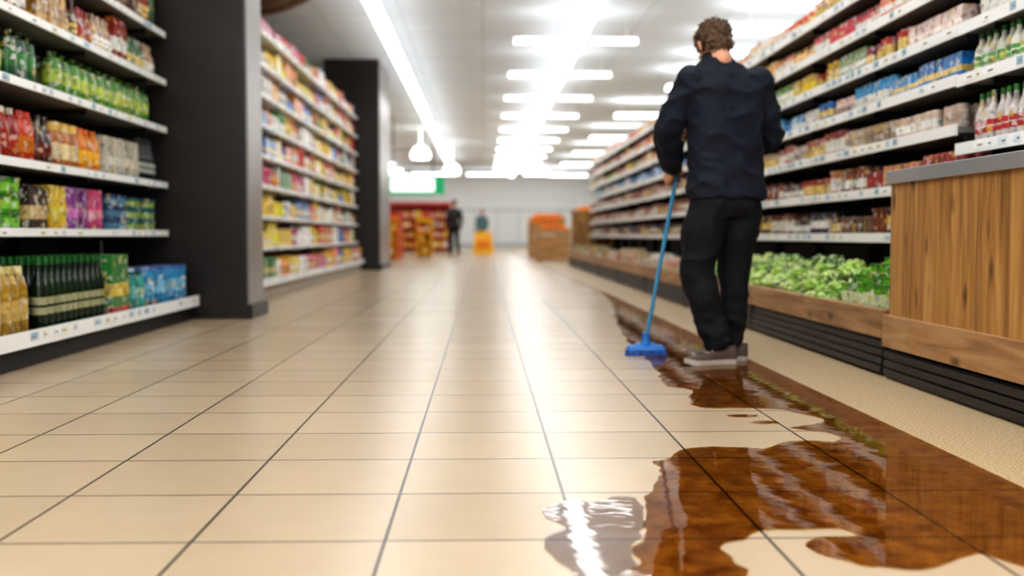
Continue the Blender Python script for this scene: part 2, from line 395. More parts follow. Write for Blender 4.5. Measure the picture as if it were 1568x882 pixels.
place_run(b, -1, xfL, 1.04, 6.74, 7.1, 'jug', .11, .27, (S(220, 130, 30), S(240, 180, 60), S(226, 110, 24)), 2, 14)
b.build('sauce_bottles', [attr_mat('sauce_gloss', .18, prints=.35)], smooth=True)
b = MB()
place_run(b, -1, xfL, 1.04, 7.12, 7.85, 'packet', .085, .26, (S(190, 184, 168), S(220, 214, 200), S(140, 136, 120)), 3)
b.build('white_cartons', [M_PROD])
b = MB(); place_run(b, -1, xfL, 1.04, 7.87, 8.3, 'bottle', .10, .32, (S(24, 30, 28), S(170, 176, 166), S(30, 34, 34)), 2, 14)
b.build('wine_bottles', [attr_mat('wine_glass', .12)], smooth=True)
b = MB()
place_run(b, -1, xfL, 1.46, 3.6, 5.75, 'vase', .15, .32, (S(160, 180, 40), S(200, 200, 60), S(140, 166, 50)), 2, 16)
place_run(b, -1, xfL, 1.46, 5.78, 6.2, 'bag', .12, .28, (S(20, 84, 44), S(50, 120, 50), S(16, 60, 34)), 2, 14)
place_run(b, -1, xfL, 1.46, 6.22, 8.3, 'bag', .15, .26, (S(80, 140, 40), S(170, 190, 70), S(50, 110, 30)), 2, 12)
b.build('green_drink_bottles', [M_PROD], smooth=True)
def gen_from(pal, kinds, hr=(.14, .2), wr=(.07, .11), n=(2, 6)):
    def g(y):
        c = random.choice(pal)
        return (random.choice(kinds), random.uniform(*wr), random.uniform(*hr), c, random.randint(*n))
    return g
def pal3(*cols):
    out = []
    for c in cols:
        for l in (S(240, 238, 230), jit(c, .5), S(230, 200, 120)):
            out.append((c, l, jit(c, .4)))
    return out
b = MB()
P = pal3(S(150, 50, 40), S(190, 140, 50), S(90, 60, 50), S(60, 100, 50), S(180, 150, 120))
fill(b, -1, xfL, 1.82, 3.6, 8.3, gen_from(P, ['jar', 'carton', 'bottle'], (.22, .3)), 2, 12)
fill(b, -1, xfL, 2.18, 3.6, 8.3, gen_from(P, ['jar', 'packet', 'bottle'], (.24, .34)), 2, 12)
b.build('assorted_groceries', [M_PROD])

# ---------------------------------------------------------------- left shelving (far)
lv2 = [.52, .85, 1.18, 1.5, 1.82, 2.14, 2.46, 2.8]
shelving('supermarket_shelving', -1, -2.33, -2.85, 9.08, 20.1, lv2, 3.14, -2.22, .19, mat_back=pbr('pale_shelf_back', S(170, 160, 145), .6), boardmat=0)
PB = pal3(S(240, 196, 20), S(240, 236, 230), S(210, 40, 40), S(40, 140, 70), S(50, 120, 190), S(236, 150, 60), S(246, 216, 60), S(230, 225, 215), S(200, 60, 120))
b = MB()
for z in [.19]+lv2:
    fill(b, -1, -2.22 if z < .3 else -2.33, z, 9.2, 20.0, gen_from(PB, ['jar', 'carton', 'bottle', 'packet', 'bag', 'can'], (.17, .27), (.09, .16), (2, 5)), 2, 8)
b.build('assorted_packaged_goods', [M_PROD])
mb = MB(); W = (1, 1, 1, 1)
for k in range(8):
    yy = 10.1+k*.38; pts = []
    for i in range(9):
        a = math.pi/2*i/8
        pts.append((-2.85+1.05*math.sin(a), 3.2+.55*(1-math.cos(a))))
    for (xa, za), (xb_, zb) in zip(pts[:-1], pts[1:]):
        n = len(mb.v)
        mb.v += [(xa, yy, za), (xb_, yy, zb), (xb_, yy, zb+.09), (xa, yy, za+.09), (xa, yy+.12, za), (xb_, yy+.12, zb), (xb_, yy+.12, zb+.09), (xa, yy+.12, za+.09)]
        for q in ((0, 1, 2, 3), (7, 6, 5, 4), (0, 4, 5, 1), (3, 2, 6, 7), (0, 3, 7, 4), (1, 5, 6, 2)): mb.face(tuple(n+i for i in q), W)
mb.box(-2.92, -2.84, 10, 13.0, 3.16, 3.3, W); mb.box(-1.86, -1.80, 10, 13.0, 3.72, 3.84, W)
for yy in (10.4, 12.6): mb.box(-1.84, -1.80, yy, yy+.04, 3.8, ZC, W)
mb.build('slatted_wood_canopy', [wood('walnut_slats', S(70, 50, 34), S(110, 84, 60), S(140, 112, 84), 'X')])

# ---------------------------------------------------------------- right shelving
xR, xRb = 2.27, 2.76
lvR = [.65, .91, 1.17, 1.405, 1.64, 1.875, 2.11]
shelving('refrigerated_shelving', 1, xR, xRb, 5.13, 23.0, lvR, 2.42, 2.23, .20, base_board=False, lip=.055)
lvN = [1.07, 1.39, 1.63, 1.89, 2.15]
shelving('drinks_shelving', 1, xR-.02, xRb, 2.4, 5.08, lvN, 2.5, 2.2, .12, base_board=False, lip=.055)
cols_ = {
 .65: pal3(S(80, 50, 40), S(50, 50, 76), S(110, 84, 66), S(120, 60, 30), S(60, 40, 36)),
 .91: pal3(S(150, 84, 50), S(170, 70, 64), S(200, 130, 90), S(120, 90, 90), S(150, 50, 44)),
 1.17: pal3(S(196, 120, 110), S(200, 176, 150), S(176, 86, 90), S(226, 206, 190), S(210, 186, 170)),
 1.405: pal3(S(230, 200, 190), S(80, 160, 210), S(40, 124, 200), S(50, 140, 205), S(230, 226, 222)),
 1.64: pal3(S(150, 40, 90), S(226, 186, 60), S(190, 70, 60), S(230, 200, 190), S(110, 150, 60)),
 1.875: pal3(S(240, 170, 130), S(244, 190, 110), S(226, 110, 80), S(240, 220, 210), S(210, 80, 90)),
 2.11: pal3(S(246, 206, 186), S(244, 230, 218), S(240, 160, 120), S(230, 90, 70))}
for z in lvR:
    b = MB()
    fill(b, 1, xR, z, 5.18, 22.9, gen_from(cols_[z], ['jar', 'can', 'cup', 'can'] if z < 1.3 else ['cup', 'jar', 'bottle', 'can', 'packet', 'bag'], (.11, .16), (.055, .08), (3, 8)), 3, 10)
    b.build({.65: 'canned_drinks', .91: 'sauce_jars', 1.17: 'yogurt_pots', 1.405: 'milk_cartons', 1.64: 'dessert_cups', 1.875: 'juice_cartons', 2.11: 'snack_packs'}[z], [M_PROD], smooth=True)
b = MB()
place_run(b, 1, xR-.02, 1.07, 2.5, 5.04, 'bottle', .068, .235, (S(200, 190, 186), S(190, 50, 50), S(50, 130, 50)), 3, 12)
b.build('soft_drink_bottles', [M_PROD], smooth=True)
b = MB(); place_run(b, 1, xR-.02, 1.39, 2.5, 5.04, 'bottle', .07, .19, (S(220, 220, 206), S(100, 170, 90), S(60, 130, 60)), 3, 12)
b.build('milk_bottles', [M_PROD], smooth=True)
b = MB()
fill(b, 1, xR-.02, 1.63, 2.5, 5.04, gen_from(pal3(S(230, 190, 90), S(90, 150, 200), S(226, 200, 200)), ['carton', 'cup'], (.14, .2)), 3, 10)
fill(b, 1, xR-.02, 1.89, 2.5, 5.04, gen_from(pal3(S(236, 170, 120), S(236, 214, 190)), ['carton', 'can'], (.14, .2)), 3, 10)
b.build('cream_cartons', [M_PROD])

# wooden display counter (near right)
mb = MB()
yA, yB = 2.3, 4.84
mb.box(1.86, 2.2, yA, yB, .13, .885, W, 3)
y = yA
while y < yB-.01:
    w = min(.145, yB-y)
    mb.box(1.842, 1.862, y+.0015, y+w-.0015, .28, .882, W, 0); y += w
mb.box(1.86, 2.2, yB, yB+.012, .13, .885, W, 0)
mb.box(1.83, 2.23, yA, yB+.02, .885, .935, W, 1); mb.box(1.824, 1.834, yA, yB+.022, .878, .938, W, 1)
mb.box(1.815, 1.845, yA, yB+.01, .145, .29, W, 2)
mb.box(1.835, 2.2, yA, yB, 0, .13, W, 3)
for k in range(3): mb.box(1.82, 1.84, yA, yB, .015+k*.04, .045+k*.04, W, 3)
mb.build('wooden_display_counter', [M_WOODV, M_GREYM, M_WOODH, M_RUBBER], bevel=.003)

# chilled produce trough running along the shelving
mb = MB()
y = 4.9
while y < 22.9:
    y2 = min(y+2.44, 23.0)
    mb.box(1.83, 1.856, y, y2-.012, .175, .305, W, 0)
    mb.box(1.856, 1.90, y, y2-.012, .285, .305, W, 0)
    mb.box(1.856, 2.26, y, y2, .02, .24, W, 1)
    for k in range(4): mb.box(1.828+.004*k, 1.86, y, y2-.02, .015+k*.038, .045+k*.038, W, 1)
    mb.box(1.87, 2.26, y, y2, .24, .26, W, 2)
    mb.box(1.83, 1.86, y2-.012, y2, .0, .30, W, 1)
    y = y2
mb.build('produce_display_trough', [M_WOODH, M_RUBBER, M_BLACK], bevel=.003)

def leafy(mb, cx, cy, cz, r, col, sq=.75):
    bm = bmesh.new(); bmesh.ops.create_icosphere(bm, subdivisions=3, radius=1)
    o = Vector((cx*7, cy*7, cz*7)); n0 = len(mb.v)
    for v in bm.verts:
        k = 1+.45*noise.noise(v.co*2.3+o)+.3*noise.noise(v.co*6+o)
        p = v.co*r*k
        mb.v.append((cx+p.x, cy+p.y, cz+p.z*sq))
    for f in bm.faces:
        k = noise.noise(f.calc_center_median()*4+o)
        c = col if k < .12 else S(220, 234, 170)
        mb.face(tuple(n0+v.index for v in f.verts), jit(c, .3))
    bm.free()
b = MB()
greens = [S(124, 180, 36), S(156, 206, 60), S(84, 146, 30), S(180, 210, 90), S(46, 96, 24), S(200, 215, 130)]
y = 5.78
while y < 9.5:
    for j in range(5):
        if random.random() < .82:
            leafy(b, 1.93+j*.068+random.uniform(-.02, .02), y+random.uniform(-.03, .03), .30+j*.038+random.uniform(-.025, .03), random.uniform(.040, .060), random.choice(greens))
    y += .095
b.build('lettuce_heads', [M_PLANT], smooth=True)
b = MB()
for row in range(4):
    y = 4.94
    while y < 5.7:
        cup(b, 1.945+row*.078, y+.04, .262+row*.045, .072, .14+random.uniform(-.01, .01), (jit(S(100, 176, 34), .35), jit(S(215, 228, 180), .1), jit(S(70, 136, 28), .3)), 12); y += .08
b.build('salad_pots', [M_PROD], smooth=True)
b = MB()
PF = pal3(S(226, 160, 150), S(230, 220, 210), S(200, 90, 80), S(214, 190, 150), S(160, 180, 110))
fill(b, 1, 1.88, .262, 9.6, 22.8, gen_from(PF, ['packet', 'bag', 'cup'], (.12, .2), (.1, .15)), 2, 8)
b.build('chilled_packs', [M_PROD])

# ---------------------------------------------------------------- spill
def catmull(pts, per=14, amp=.006, seed=0):
    out = []; n = len(pts)
    for i in range(n):
        p0, p1, p2, p3 = [Vector(pts[(i+k-1) % n]) for k in range(4)]
        L = (p2-p1).length; m = max(3, min(per, int(L/.02)))
        straight = p1.x > 1.36 and p2.x > 1.36
        for k in range(m):
            t = k/m
            if straight: q = p1.lerp(p2, t)
            else:
                q = .5*((2*p1)+(-p0+p2)*t+(2*p0-5*p1+4*p2-p3)*t*t+(-p0+3*p1-3*p2+p3)*t**3)
                q = q+Vector((noise.noise(Vector((q.x*14, q.y*14, seed)))*amp*2, noise.noise(Vector((q.x*14, q.y*14, seed+5)))*amp*2))
                q.x = min(q.x, XB-.002)
            out.append(q)
    return out
def liquid(name, tint, rough, bumpS, mottled, ior=1.4, bsc=7):
    m = bpy.data.materials.new(name); m.use_nodes = True; nt = m.node_tree; nt.nodes.clear(); L = nt.links.new
    o = nt.nodes.new('ShaderNodeOutputMaterial'); tr = nt.nodes.new('ShaderNodeBsdfTransparent'); gl = nt.nodes.new('ShaderNodeBsdfGlossy')
    gl.inputs['Roughness'].default_value = rough; fr = nt.nodes.new('ShaderNodeFresnel'); fr.inputs['IOR'].default_value = ior
    mx = nt.nodes.new('ShaderNodeMixShader'); L(tr.outputs[0], mx.inputs[1]); L(gl.outputs[0], mx.inputs[2]); L(mx.outputs[0], o.inputs[0])
    tc = nt.nodes.new('ShaderNodeTexCoord')
    n = nt.nodes.new('ShaderNodeTexNoise'); n.inputs['Scale'].default_value = 13; n.inputs['Detail'].default_value = 10; n.inputs['Roughness'].default_value = .76
    L(tc.outputs['Object'], n.inputs['Vector'])
    r = nt.nodes.new('ShaderNodeValToRGB'); e = r.color_ramp.elements
    e[0].position = .36; e[0].color = mottled; e[1].position = .64; e[1].color = tint
    L(n.outputs['Fac'], r.inputs[0]); L(r.outputs[0], tr.inputs[0])
    n2 = nt.nodes.new('ShaderNodeTexNoise'); n2.inputs['Scale'].default_value = bsc; n2.inputs['Detail'].default_value = 2
    L(tc.outputs['Object'], n2.inputs['Vector'])
    bp = nt.nodes.new('ShaderNodeBump'); bp.inputs['Strength'].default_value = bumpS; bp.inputs['Distance'].default_value = .01
    L(n2.outputs['Fac'], bp.inputs['Height']); L(bp.outputs[0], gl.inputs['Normal'])
    L(fr.outputs[0], mx.inputs[0])
    return m
def puddle(name, outlines, z, mat):
    V, F = [], []
    for pts in outlines:
        co, _, fs, *_r = delaunay_2d_cdt([Vector((p[0], p[1])) for p in pts], [], [list(range(len(pts)))], 1, 1e-6)
        n = len(V); V += [(c.x, c.y, 0) for c in co]
        for f in fs: F.append(tuple(n+i for i in f))
    me = bpy.data.meshes.new(name); me.from_pydata(V, [], F); me.materials.append(mat)
    bm = bmesh.new(); bm.from_mesh(me)
    bmesh.ops.recalc_face_normals(bm, faces=bm.faces[:])
    for f in bm.faces:
        if f.normal.z < 0: f.normal_flip()
    bm.to_mesh(me); bm.free()
    ob = bpy.data.objects.new(name, me); COL.objects.link(ob); ob.location.z = z
    return ob
main = [(.223, 1.675), (.293, 2.054), (.308, 2.188), (.335, 2.257), (.372, 2.436), (.396, 2.615), (.470, 2.821), (.502, 3.045), (.627, 3.229), (.748, 3.248),
 (.861, 3.229), (.965, 3.35), (1.107, 3.319), (1.14, 3.48), (1.03, 3.573), (1.188, 3.697), (1.184, 3.829), (1.083, 3.97), (.946, 4.0), (.797, 4.045), (.867, 4.467),
 (.791, 4.66), (.845, 5.36), (.894, 6.7), (1.03, 8.3), (1.2, 10), (1.34, 12), (1.37, 13), (1.386, 12), (1.386, 8), (1.386, 5), (1.386, 3), (1.386, 1.7),  # far wedge: brown tint stands in for a floor reflection
 (1.15, 1.95), (1.065, 2.042), (1.023, 2.135), (.947, 2.11), (.842, 2.04), (.765, 2.07), (.708, 2.12), (.686, 2.21), (.723, 2.27), (.809, 2.28), (.788, 2.32), (.692, 2.33),
 (.608, 2.33), (.554, 2.257), (.496, 2.21), (.499, 2.11), (.494, 1.985), (.398, 1.73)]
outs = [catmull(main, 14, .012, 1)]
def blob(cx, cy, rx, ry, seed):
    return [Vector((cx+rx*math.cos(a)*(1+.35*noise.noise(Vector((math.cos(a)*1.5, math.sin(a)*1.5, seed)))), cy+ry*math.sin(a)*(1+.35*noise.noise(Vector((math.cos(a)*1.5, math.sin(a)*1.5, seed+9)))))) for a in [2*math.pi*i/24 for i in range(24)]]
for i, (cx, cy, rx, ry) in enumerate([(.98, 3.68, .05, .03), (.93, 3.82, .06, .025)]):
    outs.append(blob(cx, cy, rx, ry, i*3.1))
puddle('brown_spill_and_reflection', outs, .003, liquid('brown_liquid_and_reflection', (.88, .60, .22, 1), .025, .07, (.42, .215, .05, 1), 1.38))  # real spill, plus the reflection beyond the man put into its tint
clear = [(.207, 2.627), (.27, 2.60), (.329, 2.647), (.37, 2.62), (.372, 2.45), (.335, 2.26), (.308, 2.188), (.293, 2.054), (.223, 1.68), (.157, 1.675), (.178, 2.02), (.142, 2.135), (.131, 2.28), (.174, 2.356), (.136, 2.49)]
puddle('water_puddle', [catmull(clear, 12, .012, 3)], .002, liquid('water', (.84, .80, .84, 1), .03, .12, (.7, .66, .70, 1), 1.4))

# ---------------------------------------------------------------- figure helpers
def tcap(bm, p0, r0, p1, r1, seg=18):
    p0, p1 = Vector(p0), Vector(p1); d = p1-p0; L = d.length
    q = Vector((0, 0, 1)).rotation_difference(d.normalized()) if L > 1e-6 else Quaternion()
    rings = []
    for k in range(5):
        a = -math.pi/2+(math.pi/2)*k/4 if k > 0 else -math.pi/2+.05
        rings.append((r0*math.cos(a), r0*math.sin(a)))
    for k in range(5):
        a = (math.pi/2)*k/4 if k < 4 else math.pi/2-.05
        rings.append((r1*math.cos(a), L+r1*math.sin(a)))
    vs = []
    for (r, z) in rings:
        vs.append([bm.verts.new(p0+q@Vector((r*math.cos(2*math.pi*i/seg), r*math.sin(2*math.pi*i/seg), z))) for i in range(seg)])
    for a, b_ in zip(vs[:-1], vs[1:]):
        for i in range(seg): bm.faces.new((a[i], a[(i+1) % seg], b_[(i+1) % seg], b_[i]))
    bm.faces.new(list(reversed(vs[0]))); bm.faces.new(vs[-1])
def chain(bm, pts, rad):
    for i in range(len(pts)-1): tcap(bm, pts[i], rad[i], pts[i+1], rad[i+1])
def ell(bm, c, r, rot=None):
    res = bmesh.ops.create_icosphere(bm, subdivisions=3, radius=1)
    for v in res['verts']:
        p = Vector((v.co.x*r[0], v.co.y*r[1], v.co.z*r[2]))
        if rot: p = rot@p
        v.co = p+Vector(c)
def loft(bm, rings, seg=32, rot=0.0, p=2.3):
    vs = []
    for (cx, cy, cz, rx, ry) in rings:
        row = []
        for i in range(seg):
            a = 2*math.pi*i/seg; ca, sa = math.cos(a), math.sin(a)
            x = rx*math.copysign(abs(ca)**(2/p), ca); y_ = ry*math.copysign(abs(sa)**(2/p), sa)
            row.append(bm.verts.new((cx+x*math.cos(rot)-y_*math.sin(rot), cy+x*math.sin(rot)+y_*math.cos(rot), cz)))
        vs.append(row)
    for a, b_ in zip(vs[:-1], vs[1:]):
        for i in range(seg): bm.faces.new((a[i], a[(i+1) % seg], b_[(i+1) % seg], b_[i]))
    bm.faces.new(list(reversed(vs[0]))); bm.faces.new(vs[-1])
def remeshed(name, bm, voxel, smooth_it, mat, parent, disp=None, xform=None):
    me = bpy.data.meshes.new(name); bmesh.ops.recalc_face_normals(bm, faces=bm.faces[:]); bm.to_mesh(me); bm.free()
    tmp = bpy.data.objects.new('tmp', me); COL.objects.link(tmp)
    r = tmp.modifiers.new('r', 'REMESH'); r.mode = 'VOXEL'; r.voxel_size = voxel; r.use_smooth_shade = True
    if smooth_it:
        s = tmp.modifiers.new('s', 'SMOOTH'); s.iterations = smooth_it; s.factor = .5
    C.view_layer.update()
    m2 = bpy.data.meshes.new_from_object(tmp.evaluated_get(C.evaluated_depsgraph_get()))
    bpy.data.objects.remove(tmp)
    if disp:
        nor = [v.normal.copy() for v in m2.vertices]
        for v, n in zip(m2.vertices, nor): v.co = v.co+n*disp(v.co.copy(), n)
    if xform: m2.transform(xform)
    m2.materials.clear(); m2.materials.append(mat)
    m2.polygons.foreach_set('use_smooth', [True]*len(m2.polygons)); m2.update()
    ob = bpy.data.objects.new(name, m2); COL.objects.link(ob)
    if parent: ob.parent = parent
    return ob

M_NAVY = pbr('navy_jacket_cloth', S(21, 26, 40), .75, var=.2, nscale=9, bump=.25, bscale=300, spec=.3)
M_TROU = pbr('black_trouser_cloth', S(20, 22, 28), .8, var=.2, nscale=9, bump=.2, bscale=300, spec=.3)
M_SKIN = pbr('skin', S(206, 150, 122), .5, var=.08, nscale=25)
M_HAIR = pbr('brown_hair', S(100, 74, 52), .55, var=.5, nscale=60, bump=.5, bscale=180)
M_SHOE = pbr('brown_suede', S(84, 68, 60), .7, var=.15, nscale=30)
M_SOLE = pbr('pale_sole', S(190, 180, 168), .6)
M_BLUE = pbr('blue_plastic', S(20, 112, 196), .35, var=.08)
M_HBLUE = pbr('light_blue_handle', S(70, 150, 196), .35, var=.08)
M_BLUED = pbr('blue_bristles', S(16, 76, 150), .6, var=.25, nscale=120)

# ---------------------------------------------------------------- mop
A = Vector((.88, 5.80, .075)); G1 = Vector((1.015, 5.67, .945)); ax = (G1-A).normalized()
TOP = A+ax*1.22
mop = empty('floor_mop', (A.x, A.y, 0)); minv = Matrix.Translation((-A.x, -A.y, 0))
bm = bmesh.new(); tcap(bm, A, .011, TOP, .011, 16)
me = bpy.data.meshes.new('handle'); bm.transform(minv); bm.to_mesh(me); bm.free(); me.materials.append(M_HBLUE); me.polygons.foreach_set('use_smooth', [True]*len(me.polygons))
o = bpy.data.objects.new('handle', me); COL.objects.link(o); o.parent = mop
mb = MB(); w = (1, 1, 1, 1)
mb.lathe(0, 0, .05, [(.035, 0, w), (.034, .012, w), (.022, .03, w), (.018, .07, w), (.015, .075, w)], 16)
mb.box(-.105, .105, -.045, .045, .028, .055, w, 0, .012)
mb.box(-.06, .06, -.03, .03, .05, .066, w, 0, .01)
mb.build('head_block', [M_BLUE], parent=mop, bevel=.005)
mb = MB()
for i in range(22):
    for j in range(8):
        x = -.1+i*.0093; y = -.04+j*.0112; dx = random.uniform(-.008, .008)+x*.06; dy = random.uniform(-.006, .006)+y*.15
        n = len(mb.v)
        mb.v += [(x-.004, y-.004, .03), (x+.004, y-.004, .03), (x+.004, y+.004, .03), (x-.004, y+.004, .03), (x+dx-.005, y+dy-.005, .001), (x+dx+.005, y+dy-.005, .001), (x+dx+.005, y+dy+.005, .001), (x+dx-.005, y+dy+.005, .001)]
        for q in ((0, 1, 2, 3), (7, 6, 5, 4), (0, 4, 5, 1), (1, 5, 6, 2), (2, 6, 7, 3), (3, 7, 4, 0)): mb.face(tuple(n+k for k in q), w)
mb.build('bristles', [M_BLUED], parent=mop)

# ---------------------------------------------------------------- man
man = empty('man', (1.2, 5.42, 0)); base = Matrix.Translation((-1.2, -5.42, 0))
RT = math.radians(14)
bm = bmesh.new()
loft(bm, [(1.224, 5.40, .832, .205, .140), (1.224, 5.40, .86, .206, .141), (1.222, 5.40, .95, .198, .134), (1.217, 5.40, 1.06, .188, .126), (1.212, 5.40, 1.18, .192, .128), (1.208, 5.41, 1.30, .205, .133),
          (1.204, 5.415, 1.39, .208, .126), (1.20, 5.425, 1.455, .178, .105), (1.195, 5.435, 1.50, .115, .085), (1.188, 5.447, 1.53, .074, .072)], rot=RT)
loft(bm, [(1.186, 5.447, 1.50, .070, .070), (1.18, 5.458, 1.555, .066, .068)], rot=RT)
SL, EL, WL = (1.035, 5.37, 1.41), (.920, 5.43, 1.175), (.985, 5.60, 1.01)
SR, ER, WR = (1.375, 5.455, 1.415), (1.462, 5.50, 1.145), (1.185, 5.64, 1.165)
for (s_, e_, w_) in ((SL, EL, WL), (SR, ER, WR)):
    s_, e_, w_ = map(Vector, (s_, e_, w_))
    chain(bm, [s_, s_.lerp(e_, .5), e_, e_.lerp(w_, .5), w_], [.084, .078, .071, .063, .049])
def ridge(v): return 1-2*abs(noise.noise(v))
def jk(p, n):
    a = noise.noise(Vector((p.x*5, p.y*5, p.z*5)))
    r1 = ridge(Vector((p.x*5-p.z*4+4, p.y*6, p.z*5+p.x*4)))**2
    r2 = ridge(Vector((p.x*10+p.z*9, p.y*10, p.z*9-p.x*5+7)))
    return .010*a+.015*(r1-.4)+.007*r2
remeshed('jacket', bm, .0075, 3, M_NAVY, man, jk, base)
bm = bmesh.new()
loft(bm, [(1.190, 5.443, 1.505, .080, .078), (1.184, 5.45, 1.535, .075, .075), (1.178, 5.460, 1.565, .069, .071)], rot=RT)
remeshed('collar', bm, .005, 2, M_NAVY, man, None, base)
bm = bmesh.new()
for (e_, w_) in ((EL, WL), (ER, WR)):
    e_, w_ = Vector(e_), Vector(w_); d_ = (w_-e_).normalized(); tcap(bm, w_-d_*.015, .050, w_+d_*.008, .049)
remeshed('cuffs', bm, .005, 1, M_NAVY, man, None, base)
bm = bmesh.new()
loft(bm, [(1.215, 5.40, .74, .155, .11), (1.218, 5.40, .80, .186, .128), (1.218, 5.40, .90, .180, .12), (1.216, 5.40, .96, .165, .11)], rot=RT)
chain(bm, [(1.132, 5.375, .80), (1.100, 5.39, .64), (1.080, 5.40, .46), (1.13, 5.40, .27), (1.18, 5.40, .115)], [.108, .102, .088, .078, .066])
chain(bm, [(1.305, 5.425, .80), (1.295, 5.44, .64), (1.282, 5.47, .46), (1.278, 5.50, .27), (1.285, 5.53, .115)], [.104, .094, .080, .074, .064])
def trou(p, n):
    k = 1.3 if p.z < .33 else 1.0
    return .012*k*(ridge(Vector((p.x*6+p.z*3, p.y*6, p.z*6-p.x*3)))**2-.4)+.010*noise.noise(Vector((p.x*6, p.y*6, p.z*7)))+(.006*ridge(Vector((p.x*9, p.y*9, p.z*17))) if p.z < .3 else 0)
remeshed('trousers', bm, .0075, 3, M_TROU, man, trou, base)
def shoe(name, ankle, d, L=.29):
    d = Vector((d[0], d[1], 0)).normalized(); n_ = Vector((-d.y, d.x, 0)); heel = Vector((ankle[0], ankle[1], 0))-d*.075
    def outline(t):
        if t < .12: return .036*math.sqrt(max(0, 1-((.12-t)/.12)**2))+.002
        if t < .45: return .036-.003*math.sin((t-.12)/.33*math.pi)
        if t < .75: return .036+.014*math.sin((t-.45)/.3*math.pi/2)
        return .050*math.sqrt(max(0, 1-((t-.75)/.25)**2))+.002
    def top(t):
        if t < .3: return .095-.01*t
        if t < .65: return .092-.04*((t-.3)/.35)
        return .052-.026*((t-.65)/.35)**2
    bm = bmesh.new(); prev = None
    N = 24
    for i in range(N+1):
        t = i/N; hw = outline(t); h = top(t); row = []
        for k in range(13):
            a = math.pi*k/12; ca, sa = math.cos(a), math.sin(a)
            off = n_*(hw*math.copysign(abs(ca)**.8, ca)); z = .022+(h-.022)*abs(sa)**.7
            row.append(bm.verts.new(heel+d*(t*L)+off+Vector((0, 0, z))))
        if prev:
            for k in range(12): bm.faces.new((prev[k], prev[k+1], row[k+1], row[k]))
            bm.faces.new((prev[12], prev[0], row[0], row[12]))
        else: bm.faces.new(row)
        prev = row
    bm.faces.new(list(reversed(prev)))
    remeshed(name+'_upper', bm, .005, 2, M_SHOE, man, None, base)
    bm = bmesh.new(); lo, hi = [], []
    pts = [(i/N, 1) for i in range(N+1)]+[(i/N, -1) for i in range(N, -1, -1)]
    for z, lst, g in ((0.001, lo, .0), (.026, hi, .004)):
        for (t, s_) in pts: lst.append(bm.verts.new(heel+d*(t*L)+n_*s_*(outline(t)+g)+Vector((0, 0, z+.012*(max(0, t-.8)/.2)**2))))
    n = len(lo)
    for i in range(n): bm.faces.new((lo[i], lo[(i+1) % n], hi[(i+1) % n], hi[i]))
    bm.faces.new(list(reversed(lo))); bm.faces.new(hi)
    me = bpy.data.meshes.new(name+'_sole'); bmesh.ops.recalc_face_normals(bm, faces=bm.faces[:]); bm.transform(base); bm.to_mesh(me); bm.free(); me.materials.append(M_SOLE)
    o = bpy.data.objects.new(name+'_sole', me); COL.objects.link(o); o.parent = man
    bm = bmesh.new()
    for k in range(4):
        t = .36+k*.07; c = heel+d*(t*L)+Vector((0, 0, top(t)+.001)); tcap(bm, c-n_*.022, .003, c+n_*.022, .003, 8)
    me = bpy.data.meshes.new(name+'_laces'); bm.transform(base); bm.to_mesh(me); bm.free(); me.materials.append(M_SOLE)
    o = bpy.data.objects.new(name+'_laces', me); COL.objects.link(o); o.parent = man
shoe('left_shoe', (1.21, 5.385), (-.96, -.26))
shoe('right_shoe', (1.295, 5.535), (-.93, .18))
def grip(name, wrist, g, axis, flip):
    wrist, g = Vector(wrist), Vector(g); a = axis.normalized(); e1 = wrist-g; e1 = (e1-a*e1.dot(a)).normalized(); e2 = a.cross(e1)*flip
    P_ = lambda u, v, w_: g+e1*u+e2*v+a*w_
    bm = bmesh.new()
    rot = Matrix((e1, e2, a)).transposed()
    ell(bm, P_(.040, .020, 0), (.042, .017, .043), rot)
    ell(bm, P_(.022, .022, 0), (.026, .014, .042), rot)
    chain(bm, [wrist, P_(.055, .018, 0)], [.028, .027])
    for i, (ln, r) in enumerate(((.9, .0088), (1.0, .0092), (.96, .0090), (.8, .0078))):
        w_ = .031-i*.0205
        chain(bm, [P_(.012, .023, w_), P_(-.014*ln, .024, w_), P_(-.029*ln, .006, w_-.001), P_(-.020*ln, -.017, w_-.002), P_(.000, -.0225, w_-.003)], [r*1.05, r, r*.97, r*.9, r*.8])
    chain(bm, [P_(.045, .012, .030), P_(.030, -.010, .044), P_(.006, -.022, .046), P_(-.016, -.018, .043)], [.014, .012, .0105, .009])
    return remeshed(name, bm, .0028, 2, M_SKIN, man, None, base)
grip('left_hand', WL, G1, ax, -1)
G2 = A+ax*((1.18-A.z)/ax.z)
grip('right_hand', WR, G2, ax, 1)

FY = math.radians(16)
HM = base@Matrix.Translation((1.165, 5.480, 1.605))@Matrix.Rotation(FY, 4, 'Z')@Matrix.Rotation(math.radians(-26), 4, 'X')@Matrix.Scale(.97, 4)
bm = bmesh.new()
ell(bm, (0, -.008, .035), (.074, .093, .078)); ell(bm, (0, .028, -.028), (.058, .062, .082)); ell(bm, (0, .062, -.082), (.026, .024, .024))
ell(bm, (.03, .03, -.062), (.032, .04, .035)); ell(bm, (-.03, .03, -.062), (.032, .04, .035))
chain(bm, [(0, .088, .012), (0, .104, -.018), (0, .104, -.028)], [.009, .011, .012])
for s_ in (-1, 1):
    ell(bm, (s_*.010, .097, -.029), (.009, .010, .008)); ell(bm, (s_*.030, .080, .017), (.022, .010, .007))
    ell(bm, (s_*.036, .072, -.02), (.02, .014, .014))
    ell(bm, (s_*.080, -.004, -.008), (.008, .018, .031), Matrix.Rotation(s_*.3, 3, 'Z')); ell(bm, (s_*.085, -.010, .004), (.007, .017, .018))
ell(bm, (0, .088, -.052), (.021, .010, .006)); ell(bm, (0, .086, -.062), (.018, .010, .007))
